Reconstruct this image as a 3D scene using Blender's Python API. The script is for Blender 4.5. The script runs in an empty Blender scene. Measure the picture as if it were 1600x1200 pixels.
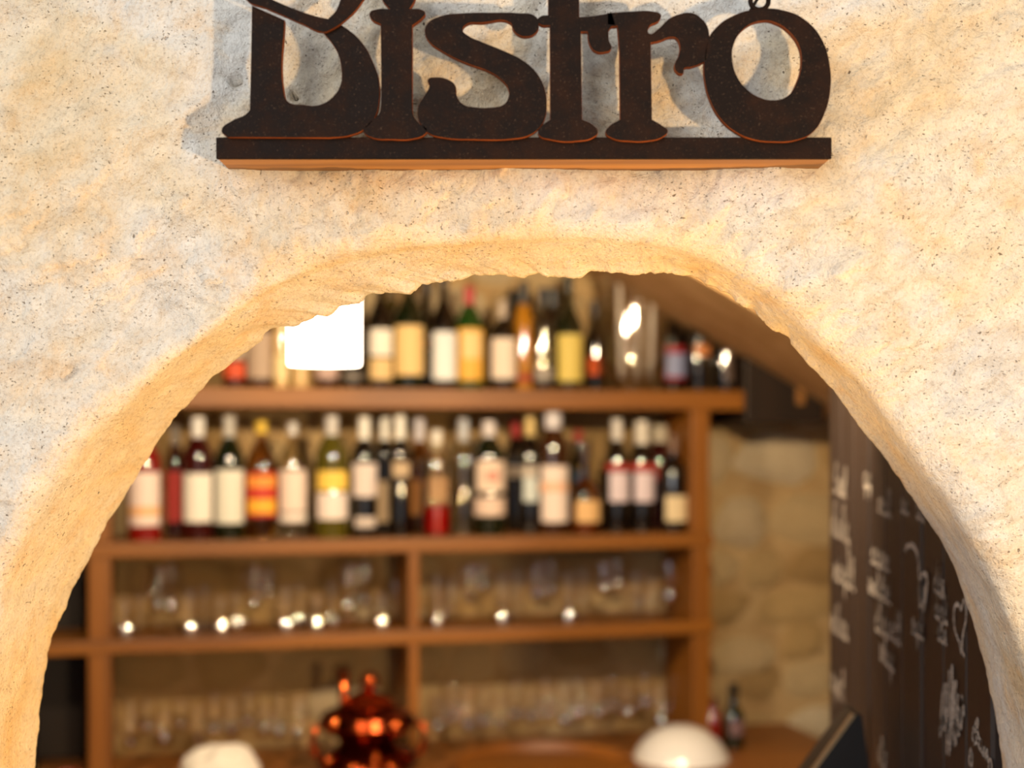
import bpy, bmesh, math, random
from mathutils import Vector, Matrix, noise

# ------------------------------------------------------------------ camera, world, lights, exposure
sc = bpy.context.scene
COL = sc.collection
H = 1.5                 # eye height
F = 50.0 / 36.0 * 1600  # focal length in pixels of the 1600 px frame
HY = 680.0              # horizon row

cam_d = bpy.data.cameras.new('camera')
cam = bpy.data.objects.new('camera', cam_d); COL.objects.link(cam)
cam.location = (0, 0, H); cam.rotation_euler = (math.radians(90), 0, 0)
cam_d.lens = 50; cam_d.sensor_width = 36; cam_d.shift_y = 0.05
cam_d.clip_start = 0.02
cam_d.dof.use_dof = True; cam_d.dof.focus_distance = 1.45; cam_d.dof.aperture_fstop = 2.3
sc.camera = cam
sc.view_settings.view_transform = 'Standard'; sc.view_settings.look = 'None'
sc.view_settings.exposure = 0.12; sc.view_settings.gamma = 1.0
sc.view_settings.use_curve_mapping = False

w = bpy.data.worlds.new('world'); sc.world = w; w.use_nodes = True
w.node_tree.nodes['Background'].inputs[0].default_value = (0.86, 0.93, 1.0, 1)
w.node_tree.nodes['Background'].inputs[1].default_value = 0.62

def light(name, kind, loc, power, col, size=0.1, aim=None, spread=None):
    d = bpy.data.lights.new(name, kind); d.energy = power; d.color = col
    if kind == 'AREA': d.shape = 'SQUARE'; d.size = size
    else: d.shadow_soft_size = size
    if spread: d.spread = spread
    o = bpy.data.objects.new(name, d); COL.objects.link(o); o.location = loc
    if aim is not None:
        o.rotation_euler = (Vector(aim) - Vector(loc)).to_track_quat('-Z', 'Y').to_euler()
    return o
light('daylight_window', 'AREA', (-2.0, -2.6, H + 1.0), 116, (0.92, 0.96, 1.0), 2.2, (-0.1, 1.4, H + 0.1))
light('warm_wall_lamp', 'POINT', (0.85, -0.05, H - 0.25), 88, (1.0, 0.70, 0.37), 0.035)
for nm_, lc_, pw_, am_ in (('bar_spot', (0.30, 2.12, H + 0.36), 78, (0.15, 3.6, H - 0.25)), ('bar_spot_far', (-0.55, 2.15, H + 0.33), 36, (-0.35, 3.4, H - 0.25))):
    lo = light(nm_, 'SPOT', lc_, pw_, (1.0, 0.78, 0.50), 0.03, am_)
    lo.data.spot_size = math.radians(152); lo.data.spot_blend = 0.35
lo = light('arch_fill', 'SPOT', (0.44, 1.50, H - 0.72), 44, (1.0, 0.58, 0.17), 0.03, (-0.36, 1.47, H + 0.06))  # added unseen spot without a fixture, to warm the reveals
lo.data.spot_size = math.radians(100); lo.data.spot_blend = 0.6
sc.cycles.transparent_max_bounces = 48; sc.cycles.max_bounces = 8

# ------------------------------------------------------------------ helpers
def P(px, py, D):
    return Vector(((px - 800) / F * D, D, H + (HY - py) / F * D))
def lin(c):
    c = [v / 255.0 for v in c]
    return tuple((v / 12.92 if v <= 0.04045 else ((v + 0.055) / 1.055) ** 2.4) for v in c) + (1.0,)
def tag(o, label=None, cat=None, group=None, kind=None):
    if label: o['label'] = label
    if cat: o['category'] = cat
    if group: o['group'] = group
    if kind: o['kind'] = kind
    return o
def thing(name, label, cat, loc=(0, 0, 0), rz=0.0, group=None):
    o = bpy.data.objects.new(name, None); COL.objects.link(o)
    o.location = loc; o.rotation_euler = (0, 0, rz); o.empty_display_size = 0.05
    return tag(o, label, cat, group)
def obj(name, me, mat=None, parent=None, loc=None, rz=None):
    o = bpy.data.objects.new(name, me); COL.objects.link(o)
    if mat is not None and not me.materials:
        for m in (mat if isinstance(mat, (list, tuple)) else [mat]): me.materials.append(m)
    if parent: o.parent = parent
    if loc is not None: o.location = loc
    if rz is not None: o.rotation_euler = (0, 0, rz)
    return o
def pyd(name, v, f, smooth=False):
    me = bpy.data.meshes.new(name); me.from_pydata([tuple(a) for a in v], [], f); me.update()
    if smooth:
        me.polygons.foreach_set('use_smooth', [True] * len(me.polygons))
    return me
def fixn(me):
    bm = bmesh.new(); bm.from_mesh(me); bmesh.ops.recalc_face_normals(bm, faces=bm.faces); bm.to_mesh(me); bm.free()
    return me
def box(name, x0, x1, y0, y1, z0, z1, bev=0.0, seg=1):
    bm = bmesh.new(); bmesh.ops.create_cube(bm, size=1)
    for v in bm.verts:
        v.co = Vector(((x0 + x1) / 2 + v.co.x * (x1 - x0), (y0 + y1) / 2 + v.co.y * (y1 - y0), (z0 + z1) / 2 + v.co.z * (z1 - z0)))
    if bev: bmesh.ops.bevel(bm, geom=bm.edges[:], offset=bev, segments=seg, affect='EDGES', profile=0.6)
    me = bpy.data.meshes.new(name); bm.to_mesh(me); bm.free(); return me
def lathe(name, prof, n=24, a0=0.0, a1=2 * math.pi, smooth=True):
    full = abs(a1 - a0 - 2 * math.pi) < 1e-6
    cols = n if full else n + 1
    v, f = [], []
    for i in range(cols):
        a = a0 + (a1 - a0) * i / n
        for r, z in prof: v.append((r * math.cos(a), r * math.sin(a), z))
    m = len(prof)
    for i in range(n):
        j = (i + 1) % cols
        for k in range(m - 1):
            f.append((i * m + k, j * m + k, j * m + k + 1, i * m + k + 1))
    me = pyd(name, v, f)
    bm = bmesh.new(); bm.from_mesh(me)
    bmesh.ops.remove_doubles(bm, verts=bm.verts, dist=1e-6)
    bmesh.ops.recalc_face_normals(bm, faces=bm.faces)
    bm.to_mesh(me); bm.free()
    if smooth:
        me.polygons.foreach_set('use_smooth', [True] * len(me.polygons))
        try: me.set_sharp_from_angle(angle=math.radians(40))
        except Exception: pass
    return me
def sphere(name, r, c=(0, 0, 0), u=20, v=12, sz=1.0):
    bm = bmesh.new(); bmesh.ops.create_uvsphere(bm, u_segments=u, v_segments=v, radius=r)
    for q in bm.verts: q.co = Vector((q.co.x + c[0], q.co.y + c[1], q.co.z * sz + c[2]))
    me = bpy.data.meshes.new(name); bm.to_mesh(me); bm.free()
    me.polygons.foreach_set('use_smooth', [True] * len(me.polygons)); return me
def tube(name, pts, r, n=10):
    pts = [Vector(p) for p in pts]; v, f = [], []
    for i, p in enumerate(pts):
        d = (pts[min(i + 1, len(pts) - 1)] - pts[max(i - 1, 0)]).normalized()
        a = d.orthogonal().normalized() if i == 0 else (a - d * a.dot(d)).normalized()
        b = d.cross(a); rr = r[i] if isinstance(r, (list, tuple)) else r
        for k in range(n):
            t = 2 * math.pi * k / n; v.append(p + a * rr * math.cos(t) + b * rr * math.sin(t))
    for i in range(len(pts) - 1):
        for k in range(n):
            f.append((i * n + k, i * n + (k + 1) % n, (i + 1) * n + (k + 1) % n, (i + 1) * n + k))
    f.append(tuple(range(n))[::-1]); f.append(tuple(range((len(pts) - 1) * n, len(pts) * n)))
    return fixn(pyd(name, v, f, True))

# ------------------------------------------------------------------ materials
def mat(name, col, rough=0.6, metal=0.0, spec=0.5, coat=0.0, emit=None, es=0.0):
    m = bpy.data.materials.new(name); m.use_nodes = True
    b = m.node_tree.nodes['Principled BSDF']
    b.inputs['Base Color'].default_value = lin(col); b.inputs['Roughness'].default_value = rough
    b.inputs['Metallic'].default_value = metal; b.inputs['Specular IOR Level'].default_value = spec
    b.inputs['Coat Weight'].default_value = coat; b.inputs['Coat IOR'].default_value = 2.0; b.inputs['Coat Roughness'].default_value = 0.04
    if emit: b.inputs['Emission Color'].default_value = lin(emit); b.inputs['Emission Strength'].default_value = es
    return m
class N:
    def __init__(s, m): s.t = m.node_tree; s.b = s.t.nodes['Principled BSDF']
    def new(s, k, **kw):
        n = s.t.nodes.new(k)
        for a, v in kw.items(): setattr(n, a, v)
        return n
    def link(s, a, b): s.t.links.new(a, b)
    def coord(s, which='Object'): return s.new('ShaderNodeTexCoord').outputs[which]
    def noise(s, vec, scale, detail=4, rough=0.55, dist=0.0):
        n = s.new('ShaderNodeTexNoise'); n.inputs['Scale'].default_value = scale; n.inputs['Detail'].default_value = detail
        n.inputs['Roughness'].default_value = rough; n.inputs['Distortion'].default_value = dist
        if vec is not None: s.link(vec, n.inputs['Vector'])
        return n.outputs['Fac']
    def vor(s, vec, scale, feature='F1'):
        n = s.new('ShaderNodeTexVoronoi', feature=feature); n.inputs['Scale'].default_value = scale
        s.link(vec, n.inputs['Vector']); return n.outputs['Distance']
    def mapping(s, vec, sc=(1, 1, 1), rot=(0, 0, 0)):
        n = s.new('ShaderNodeMapping'); n.inputs['Scale'].default_value = sc; n.inputs['Rotation'].default_value = rot
        s.link(vec, n.inputs['Vector']); return n.outputs['Vector']
    def ramp(s, fac, stops, interp='LINEAR'):
        n = s.new('ShaderNodeValToRGB'); n.color_ramp.interpolation = interp
        e = n.color_ramp.elements
        while len(e) < len(stops): e.new(0.5)
        for q, (p, c) in zip(e, stops): q.position = p; q.color = c if len(c) == 4 else tuple(c) + (1,)
        s.link(fac, n.inputs['Fac']); return n.outputs['Color']
    def mix(s, fac, a, b, mode='MIX'):
        n = s.new('ShaderNodeMix', data_type='RGBA', blend_type=mode)
        for sock, v in ((n.inputs['Factor'], fac), (n.inputs['A'], a), (n.inputs['B'], b)):
            pass
        ins = [i for i in n.inputs if i.type == 'RGBA']; fc = [i for i in n.inputs if i.type == 'VALUE'][0]
        if isinstance(fac, (int, float)): fc.default_value = fac
        else: s.link(fac, fc)
        for i, v in zip(ins, (a, b)):
            if isinstance(v, tuple): i.default_value = v
            else: s.link(v, i)
        return [o for o in n.outputs if o.type == 'RGBA'][0]
    def math(s, op, a, b=0.0):
        n = s.new('ShaderNodeMath', operation=op)
        for i, v in enumerate((a, b)):
            if isinstance(v, (int, float)): n.inputs[i].default_value = v
            else: s.link(v, n.inputs[i])
        return n.outputs[0]
    def bump(s, h, strength, dist, normal=None):
        n = s.new('ShaderNodeBump'); n.inputs['Strength'].default_value = strength; n.inputs['Distance'].default_value = dist
        s.link(h, n.inputs['Height'])
        if normal is not None: s.link(normal, n.inputs['Normal'])
        return n.outputs['Normal']
G = lambda v: (v, v, v, 1)

def mat_limestone():
    m = mat('limestone_plaster', (238, 218, 188), 0.92, spec=0.2); n = N(m); c = n.coord()
    big = n.noise(c, 5.5, 5, 0.6, 0.6); mid = n.noise(c, 17, 6, 0.65, 0.4); fine = n.noise(c, 260, 6, 0.75)
    col = n.ramp(big, [(0.30, lin((236, 206, 162))), (0.43, lin((243, 224, 194))), (0.58, lin((241, 230, 214))), (0.75, lin((232, 226, 216)))])
    ochre = n.ramp(mid, [(0.52, G(0)), (0.68, G(1))])
    col = n.mix(n.math('MULTIPLY', ochre, 0.45), col, lin((240, 196, 136)))
    grey = n.ramp(n.noise(n.mapping(c, (1, 1, 1), (0.4, 0.8, 0.2)), 11, 6, 0.7, 0.3), [(0.55, G(0)), (0.70, G(1))])
    col = n.mix(n.math('MULTIPLY', grey, 0.5), col, lin((206, 200, 194)))
    grain = n.ramp(fine, [(0.36, lin((150, 118, 80))), (0.50, lin((255, 255, 255)))])
    col = n.mix(0.30, col, grain, 'MULTIPLY')
    sp = n.vor(n.mapping(c, (1, 1, 1.3), (0.2, 0.4, 0.9)), 150); keep = n.ramp(n.noise(c, 40, 3), [(0.50, G(0)), (0.62, G(1))])
    tiny = n.ramp(n.noise(n.mapping(c, (1, 1, 1.4), (0.2, 0.4, 0.9)), 300, 2, 0.5), [(0.66, G(0)), (0.73, G(1))])
    dots = n.math('MULTIPLY', tiny, n.ramp(n.noise(c, 22, 3), [(0.42, G(0.15)), (0.60, G(1))]))
    col = n.mix(n.math('MULTIPLY', dots, 0.75), col, lin((120, 86, 52)))
    sp2 = n.vor(n.mapping(c, (1.3, 1, 0.9), (0.3, 0.5, 1.1)), 34); pits = n.math('MULTIPLY', n.ramp(sp2, [(0.035, G(1)), (0.06, G(0))]), n.ramp(n.noise(c, 8, 2), [(0.5, G(0)), (0.6, G(1))]))
    col = n.mix(n.math('MULTIPLY', pits, 0.8), col, lin((104, 72, 44)))
    n.link(col, n.b.inputs['Base Color'])
    h = n.math('ADD', n.math('MULTIPLY', n.noise(c, 42, 8, 0.68, 0.5), 1.0), n.math('MULTIPLY', n.noise(c, 210, 5, 0.7), 0.35))
    h = n.math('SUBTRACT', h, n.math('MULTIPLY', dots, 0.5)); h = n.math('SUBTRACT', h, n.math('MULTIPLY', pits, 0.8))
    n.link(n.bump(h, 1.0, 0.0085), n.b.inputs['Normal'])
    return m
def mat_rust(name, dark, light_c, amount):
    m = mat(name, dark, 0.7, 0.0, 0.08); n = N(m); c = n.coord()
    f1 = n.noise(c, 18, 6, 0.7); f2 = n.noise(c, 520, 3, 0.8)
    col = n.mix(n.math('MULTIPLY', n.ramp(f1, [(0.45, G(0)), (0.75, G(1))]), amount), lin(dark), lin(light_c))
    col = n.mix(n.ramp(f2, [(0.62, G(0)), (0.70, G(0.7))]), col, lin((92, 70, 54)))
    n.link(col, n.b.inputs['Base Color'])
    n.link(n.ramp(f1, [(0.3, G(0.5)), (0.7, G(0.75))]), n.b.inputs['Roughness'])
    n.link(n.bump(f2, 0.4, 0.0008), n.b.inputs['Normal'])
    return m
def mat_wood(name, a, b, rough=0.5, axis=0, scale=1.0, coat=0.0):
    m = mat(name, a, rough, coat=coat); n = N(m); c = n.coord()
    s = [26, 26, 26]; s[axis] = 1.6
    g = n.noise(n.mapping(c, tuple(v * scale for v in s)), 1.0, 6, 0.6, 0.8)
    oi = n.new('ShaderNodeObjectInfo').outputs['Random']
    col = n.ramp(g, [(0.30, lin(b)), (0.62, lin(a))])
    col = n.mix(n.math('MULTIPLY', oi, 0.25), col, lin(b))
    n.link(col, n.b.inputs['Base Color'])
    n.link(n.bump(g, 0.3, 0.002), n.b.inputs['Normal'])
    return m
def mat_stone():
    m = mat('rubble_stone', (190, 160, 115), 0.9, spec=0.2); n = N(m); c = n.coord()
    oi = n.new('ShaderNodeObjectInfo').outputs['Random']
    col = n.ramp(oi, [(0.0, lin((160, 128, 82))), (0.35, lin((186, 154, 102))), (0.7, lin((200, 174, 130))), (1.0, lin((212, 194, 162)))])
    col = n.mix(n.ramp(n.noise(c, 14, 6, 0.7), [(0.40, G(0)), (0.70, G(0.55))]), col, lin((168, 132, 82)))
    n.link(col, n.b.inputs['Base Color']); n.link(n.bump(n.noise(c, 60, 6, 0.7), 0.6, 0.006), n.b.inputs['Normal'])
    return m
def mat_mortar(name, a, b):
    m = mat(name, a, 0.95, spec=0.15); n = N(m); c = n.coord()
    n.link(n.ramp(n.noise(c, 9, 6, 0.65), [(0.35, lin(b)), (0.65, lin(a))]), n.b.inputs['Base Color'])
    n.link(n.bump(n.noise(c, 70, 6, 0.7), 0.6, 0.006), n.b.inputs['Normal'])
    return m
def mat_glass(name, tint, refl=0.10, rough=0.03, fk=0.75):
    m = bpy.data.materials.new(name); m.use_nodes = True; t = m.node_tree; t.nodes.clear()
    out = t.nodes.new('ShaderNodeOutputMaterial'); tr = t.nodes.new('ShaderNodeBsdfTransparent'); gl = t.nodes.new('ShaderNodeBsdfGlossy')
    tr.inputs[0].default_value = lin(tint); gl.inputs['Roughness'].default_value = rough; gl.inputs[0].default_value = (1, 1, 1, 1)
    lw = t.nodes.new('ShaderNodeFresnel'); lw.inputs['IOR'].default_value = 1.5
    mp = t.nodes.new('ShaderNodeMath'); mp.operation = 'MULTIPLY_ADD'; mp.inputs[1].default_value = fk; mp.inputs[2].default_value = refl
    mp.use_clamp = True
    t.links.new(lw.outputs[0], mp.inputs[0])
    mx = t.nodes.new('ShaderNodeMixShader'); t.links.new(mp.outputs[0], mx.inputs[0]); t.links.new(tr.outputs[0], mx.inputs[1]); t.links.new(gl.outputs[0], mx.inputs[2])
    t.links.new(mx.outputs[0], out.inputs['Surface'])
    return m
M = {}
M['lime'] = mat_limestone()
M['iron'] = mat_rust('blackened_iron', (24, 15, 10), (62, 35, 20), 0.5)
M['rust'] = mat_rust('rusted_edge', (122, 62, 32), (176, 92, 46), 0.9)
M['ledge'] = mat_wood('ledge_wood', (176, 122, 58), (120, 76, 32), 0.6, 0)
M['shelf'] = mat_wood('shelf_wood', (152, 92, 16), (102, 56, 7), 0.5, 0, 0.6)
M['post'] = mat_wood('post_wood', (150, 90, 16), (100, 54, 7), 0.5, 2, 0.6)
M['counter'] = mat_wood('counter_wood', (158, 96, 34), (108, 60, 18), 0.45, 0, 0.5)
M['plank'] = mat_wood('black_plank', (40, 27, 20), (28, 18, 13), 0.48, 2, 0.5)
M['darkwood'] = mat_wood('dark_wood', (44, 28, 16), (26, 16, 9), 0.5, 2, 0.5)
M['stone'] = mat_stone()
M['mortar'] = mat_mortar('lime_mortar', (190, 160, 114), (166, 134, 90))
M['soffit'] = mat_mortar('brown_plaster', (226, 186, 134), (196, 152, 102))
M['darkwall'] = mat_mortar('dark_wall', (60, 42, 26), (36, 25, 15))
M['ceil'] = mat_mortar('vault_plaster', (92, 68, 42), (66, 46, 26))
M['floor'] = mat_wood('floor_boards', (96, 66, 40), (62, 40, 22), 0.6, 1, 0.4)
def mat_chalk():
    m = mat('chalk', (196, 182, 166), 0.95, spec=0.1); n = N(m); c = n.coord()
    n.link(n.ramp(n.noise(c, 300, 4, 0.7), [(0.38, lin((100, 84, 73))), (0.62, lin((196, 185, 173)))]), n.b.inputs['Base Color'])
    return m
M['chalk'] = mat_chalk()
M['clear'] = mat_glass('clear_glass', (254, 253, 251), 0.03, 0.03, 0.25)
M['bead'] = mat_glass('glint_glass', (252, 250, 247), 0.55, 0.05)  # reflection raised for the glints added to the glassware
M['jarglass'] = mat_glass('thick_clear_glass', (252, 250, 247), 0.07, 0.04, 0.5)
M['copper'] = mat('polished_copper', (206, 96, 48), 0.16, 1.0)
M['copper_dark'] = mat('aged_copper', (120, 48, 22), 0.22, 1.0)
M['porcelain'] = mat('white_porcelain', (246, 240, 232), 0.25, coat=0.5)
M['blackplastic'] = mat('black_panel', (24, 20, 18), 0.35)
M['lit_metal'] = mat('pale_lit_edge', (190, 160, 120), 0.35, 0.8)  # pale metal for the wedge edge coloured as if lit
M['cord'] = mat('black_cord', (20, 18, 16), 0.6)

# ------------------------------------------------------------------ front wall with the arch
PAIRS = [((-45, 1200), (55, 1200)), ((-28, 1060), (72, 1050)), ((0, 930), (100, 952)), ((35, 845), (138, 872)), ((82, 768), (195, 775)),
 ((137, 690), (258, 676)), ((183, 645), (288, 636)), ((257, 571), (348, 576)), ((321, 525), (432, 520)), ((412, 455), (545, 478)),
 ((500, 414), (640, 457)), ((590, 394), (718, 437)), ((700, 382), (800, 431)), ((820, 376), (880, 430)), ((940, 376), (962, 428)),
 ((1040, 384), (1042, 429)), ((1130, 410), (1112, 446)), ((1215, 465), (1200, 503)), ((1295, 540), (1288, 597)), ((1375, 625), (1345, 668)),
 ((1445, 720), (1400, 742)), ((1505, 810), (1478, 858)), ((1555, 900), (1516, 960)), ((1595, 1000), (1543, 1065)), ((1620, 1100), (1560, 1145)), ((1636, 1200), (1566, 1200))]
DF, DR = 1.395, 1.68
def crom(p0, p1, p2, p3, t):
    return 0.5 * ((2 * p1) + (-p0 + p2) * t + (2 * p0 - 5 * p1 + 4 * p2 - p3) * t * t + (-p0 + 3 * p1 - 3 * p2 + p3) * t ** 3)
def resample(ctrl, per):
    out = []
    c = [2 * ctrl[0] - ctrl[1]] + ctrl + [2 * ctrl[-1] - ctrl[-2]]
    for i in range(1, len(c) - 2):
        for k in range(per): out.append(crom(c[i - 1], c[i], c[i + 1], c[i + 2], k / per))
    out.append(ctrl[-1]); return out
def xz(px, py, D): p = P(px, py, D); return Vector((p.x, p.z))
PER = 26
fr = resample([xz(a[0], a[1], DF) for a, b in PAIRS], PER)
def rear_d(py): t = min(1.0, max(0.0, (py - 430) / 330.0)); return 1.49 + 0.10 * t
rr = resample([xz(b[0], b[1], rear_d(b[1])) for a, b in PAIRS], PER)
rd = resample([Vector((rear_d(b[1]), 0)) for a, b in PAIRS], PER)
rd = [v.x for v in [rd[0]] * 16 + rd + [rd[-1]] * 16]
# carry both jambs straight down to the floor
def down(lst, first):
    p = lst[0] if first else lst[-1]
    ext = [Vector((p.x, z)) for z in [p.y + (0.0 - p.y) * k / 16 for k in range(1, 17)]]
    return ext[::-1] + lst if first else lst + ext
fr = down(down(fr, True), False); rr = down(down(rr, True), False)
ZC = H - 0.20
def lumps(x, z, y=0.0):
    p = Vector((x, y, z))
    a = noise.fractal(p * 3.4 + Vector((3, 1, 7)), 0.9, 2.0, 4)
    q = Vector((x * 5.5 + z * 2.0, y * 5, z * 9.0 - x * 4.5)) + Vector((5, 2, 1))
    s = noise.fractal(q * 0.8, 0.8, 2.1, 5)
    k = s * 3.2; fl = math.floor(k); fx = k - fl
    terr = (fl + (fx ** 4 if fx < 1 else 1)) / 3.2           # flaked layers with steep little edges
    r = noise.fractal(p * 28 + Vector((9, 4, 2)), 0.7, 2.2, 5)
    rough = max(0.0, noise.noise(p * 4.0 + Vector((1, 8, 3))) + 0.15)
    return 0.010 * a + 0.017 * terr + r * (0.0022 + 0.0080 * rough)
CRACKS = [([(372, 468), (390, 464), (398, 444)], 0.007), ([(98, 590), (108, 578)], 0.006), ([(98, 712), (112, 722), (124, 730)], 0.006), ([(1180, 438), (1184, 418)], 0.006),
          ([(362, 128), (372, 124)], 0.010), ([(455, 146), (460, 147)], 0.008)]
CRX = [([xz(a, b, DF) for a, b in pts], d) for pts, d in CRACKS]
def crack(x, z):
    d = 0.0
    for pts, dep in CRX:
        for a, b in zip(pts, pts[1:]):
            ab = b - a; t = max(0, min(1, (Vector((x, z)) - a).dot(ab) / max(ab.length_squared, 1e-9)))
            dd = (Vector((x, z)) - (a + ab * t)).length
            if dd < 0.0045: d = max(d, 3.0 * dep * (1 - dd / 0.0045))
    return d
V, FC = [], []
NREV, rows_out = 22, []
d = 0.0; step = 0.0036
while d < 0.72: rows_out.append(d); d += step; step *= 1.006
rows_out += [0.80, 0.95, 1.2, 1.6, 2.3]
for a, b, DE in zip(fr, rr, rd):
    ctr = Vector((0, max(ZC, 0) if a.y > ZC else a.y))
    dr = (a - ctr); dr = dr.normalized() if dr.length > 1e-6 else Vector((1, 0))
    col = []
    # back face of the wall, outside to edge
    tr_ = min(1.0, max(0.0, (b.x - 0.15) / 0.2)); DRc = DR + (DE + 0.028 - DR) * tr_      # the wall is thinner to the right
    for q, yy in ((2.3, DRc + 0.012), (0.8, DRc + 0.012), (0.3, DRc + 0.012), (0.09, DRc + 0.010), (0.05, max(DRc - 0.03, DE + 0.024)), (0.018, DE + 0.02)): col.append(Vector((b.x + dr.x * q, yy, b.y + dr.y * q)))
    jag = 0.007 * noise.fractal(Vector((b.x * 24, 3.3, b.y * 24)), 0.8, 2.1, 4) * (1.3 if b.y > H + 0.10 else 0.5 if b.x < 0 else 0.3)
    for k in range(NREV + 1):
        t = k / NREV                                  # 0 rear .. 1 crease
        D = DE + (DF + 0.03 - DE) * t
        p = b.lerp(a, t)
        # keep the reveal concave, rounded into the face
        off = lumps(p.x, p.y, D) * 0.20 * min(1, t * 4 + 0.1) + jag * (1 - t) ** 2
        col.append(Vector((p.x - dr.x * off, D, p.y - dr.y * off)))
    RAD = 0.030
    for k in range(1, 7):                              # rounded arris
        th = k / 6 * math.pi / 2
        q = RAD * (1 - math.cos(th)); dy = RAD * math.sin(th)
        x, z = a.x + dr.x * q, a.y + dr.y * q
        wgt = k / 6
        offr = lumps(a.x, a.y, DF + 0.03) * 0.20 * (1 - wgt)
        off = lumps(x, z) * wgt
        col.append(Vector((x - dr.x * offr, DF + 0.03 - dy - off, z - dr.y * offr)))
    for q in rows_out[1:]:
        x, z = a.x + dr.x * (q + RAD), a.y + dr.y * (q + RAD)
        col.append(Vector((x, DF - lumps(x, z) + crack(x, z), z)))
    V += col; m = len(col)
nc = len(fr)
for i in range(nc - 1):
    for k in range(m - 1): FC.append((i * m + k, i * m + k + 1, (i + 1) * m + k + 1, (i + 1) * m + k))
me = fixn(pyd('wall_front', V, FC, True))
tag(obj('wall_front', me, M['lime']), 'cream limestone wall with the rough round arch opening', None, None, 'structure')

# ------------------------------------------------------------------ the back room frame: shelf front line
O = Vector((-0.965, 3.30)); E = Vector((1.474, 0.35)).normalized(); NB = Vector((-E.y, E.x)); RZ = math.atan2(E.y, E.x)
def S(px, t=0.0):                   # distance along the shelf front seen at column px, t metres behind the front
    k = (px - 800) / F; o = O + NB * t
    return (k * o.y - o.x) / (E.x - k * E.y)
def W(s, t, z=0.0): q = O + E * s + NB * t; return Vector((q.x, q.y, z))
def depth(px, t=0.0): return W(S(px, t), t).y
def ZP(py, px, t=0.0): return H + (HY - py) / F * depth(px, t)
TW = 0.25
Z1, Z2, Z3, Z4 = H + 0.115, H - 0.2506, H - 0.476, H - 0.80
ROOT = lambda name, label, cat, grp=None: thing(name, label, cat, (O.x, O.y, 0), RZ, grp)

# back wall (mortar bed + individual stones), local coordinates s, t, z
wb = obj('wall_back', box('wall_back', -1.3, 3.0, TW + 0.012, TW + 0.25, 0, 2.75), M['mortar'], None, (O.x, O.y, 0), RZ)
tag(wb, 'rubble stone back wall behind the bar shelves', None, None, 'structure')
rng = random.Random(7)
def stone_mesh(seed):
    r = random.Random(seed); n = 5; v, f = [], []
    ph = [r.uniform(-0.24, 0.24) for _ in range(8)]
    for j in range(n):
        for i in range(n):
            u, w_ = i / (n - 1) * 2 - 1, j / (n - 1) * 2 - 1
            k = 1 - 0.24 * (u * u * w_ * w_)
            x = u * k * 0.5 * (1 + ph[0] * w_ + ph[1] * u * w_); z = w_ * k * 0.5 * (1 + ph[2] * u + ph[3] * u * w_)
            e = max(abs(u), abs(w_))
            y = (-1.0 if e < 0.9 else 0.1) + r.uniform(-0.22, 0.22) * (e < 0.9)
            v.append((x, y, z))
    for j in range(n - 1):
        for i in range(n - 1): f.append((j * n + i, j * n + i + 1, (j + 1) * n + i + 1, (j + 1) * n + i))
    return pyd('stone', v, f, True)
SM = [stone_mesh(i) for i in range(10)]
for s_ in SM: s_.materials.append(M['stone'])
z = 0.62; 
while z < 2.15:
    hh = rng.uniform(0.10, 0.16); x = 0.02 - rng.uniform(0, 0.02)
    while x < 2.15:
        ww = rng.uniform(0.12, 0.27)
        o = obj('stone', SM[rng.randrange(10)], None, wb, (x + ww / 2, TW + 0.012, z + hh / 2 + rng.uniform(-0.022, 0.022)))
        o.scale = (ww * 0.97, rng.uniform(0.010, 0.026), hh * 0.97); o.rotation_euler = (0, rng.uniform(-0.16, 0.16), 0)
        x += ww
    z += hh
# other sides of the back room
def struct(name, me, m, label, loc=None, rz=None): return tag(obj(name, me, m, None, loc, rz), label, None, None, 'structure')
struct('floor', box('floor', -2.6, 2.6, -3.0, 4.6, -0.08, 0.0), M['floor'], 'worn brown board floor running under the arch')
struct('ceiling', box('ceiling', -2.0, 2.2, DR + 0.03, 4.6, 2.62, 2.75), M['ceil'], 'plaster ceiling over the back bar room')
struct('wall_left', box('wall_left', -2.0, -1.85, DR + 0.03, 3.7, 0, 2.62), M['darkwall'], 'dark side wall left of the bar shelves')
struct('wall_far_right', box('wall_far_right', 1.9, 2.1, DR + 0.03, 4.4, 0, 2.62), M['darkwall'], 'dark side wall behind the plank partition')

# plank partition with chalk writing
BX = 0.552; D_FAR, D_NEAR = 2.488, 1.635
wp = struct('wall_right', box('wall_right', BX + 0.018, BX + 0.06, D_NEAR, D_FAR, 0, 2.62), M['darkwood'], 'black plank partition covered in chalk handwriting on the right')
NP = 9; pw = (D_FAR - D_NEAR) / NP
pl_me = box('plank', 0, 0.018, 0.0018, pw - 0.0018, 0.0, 2.60, 0.004, 1)
for i in range(NP):
    obj('plank', pl_me, M['plank'], wp, (BX + (i % 3) * 0.0012, D_NEAR + i * pw, 0.005))

# sloping plaster soffit upper right, running back to the wall
def prism(name, poly, y0, y1):
    n = len(poly); v = [(x, y0, z) for x, z in poly] + [(x, y1, z) for x, z in poly]
    f = [tuple(range(n)), tuple(range(2 * n - 1, n - 1, -1))] + [(i, i + n, (i + 1) % n + n, (i + 1) % n) for i in range(n)]
    return fixn(pyd(name, v, f))
a, b = P(1010, 437, 3.35), P(1330, 618, 3.35)
sl = (b.z - a.z) / (b.x - a.x)
top_x = a.x - 0.30
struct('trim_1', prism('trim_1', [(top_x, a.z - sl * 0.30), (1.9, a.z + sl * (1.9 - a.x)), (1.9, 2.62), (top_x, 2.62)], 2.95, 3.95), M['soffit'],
       'sloping brown plaster soffit at the upper right behind the arch')

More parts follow.
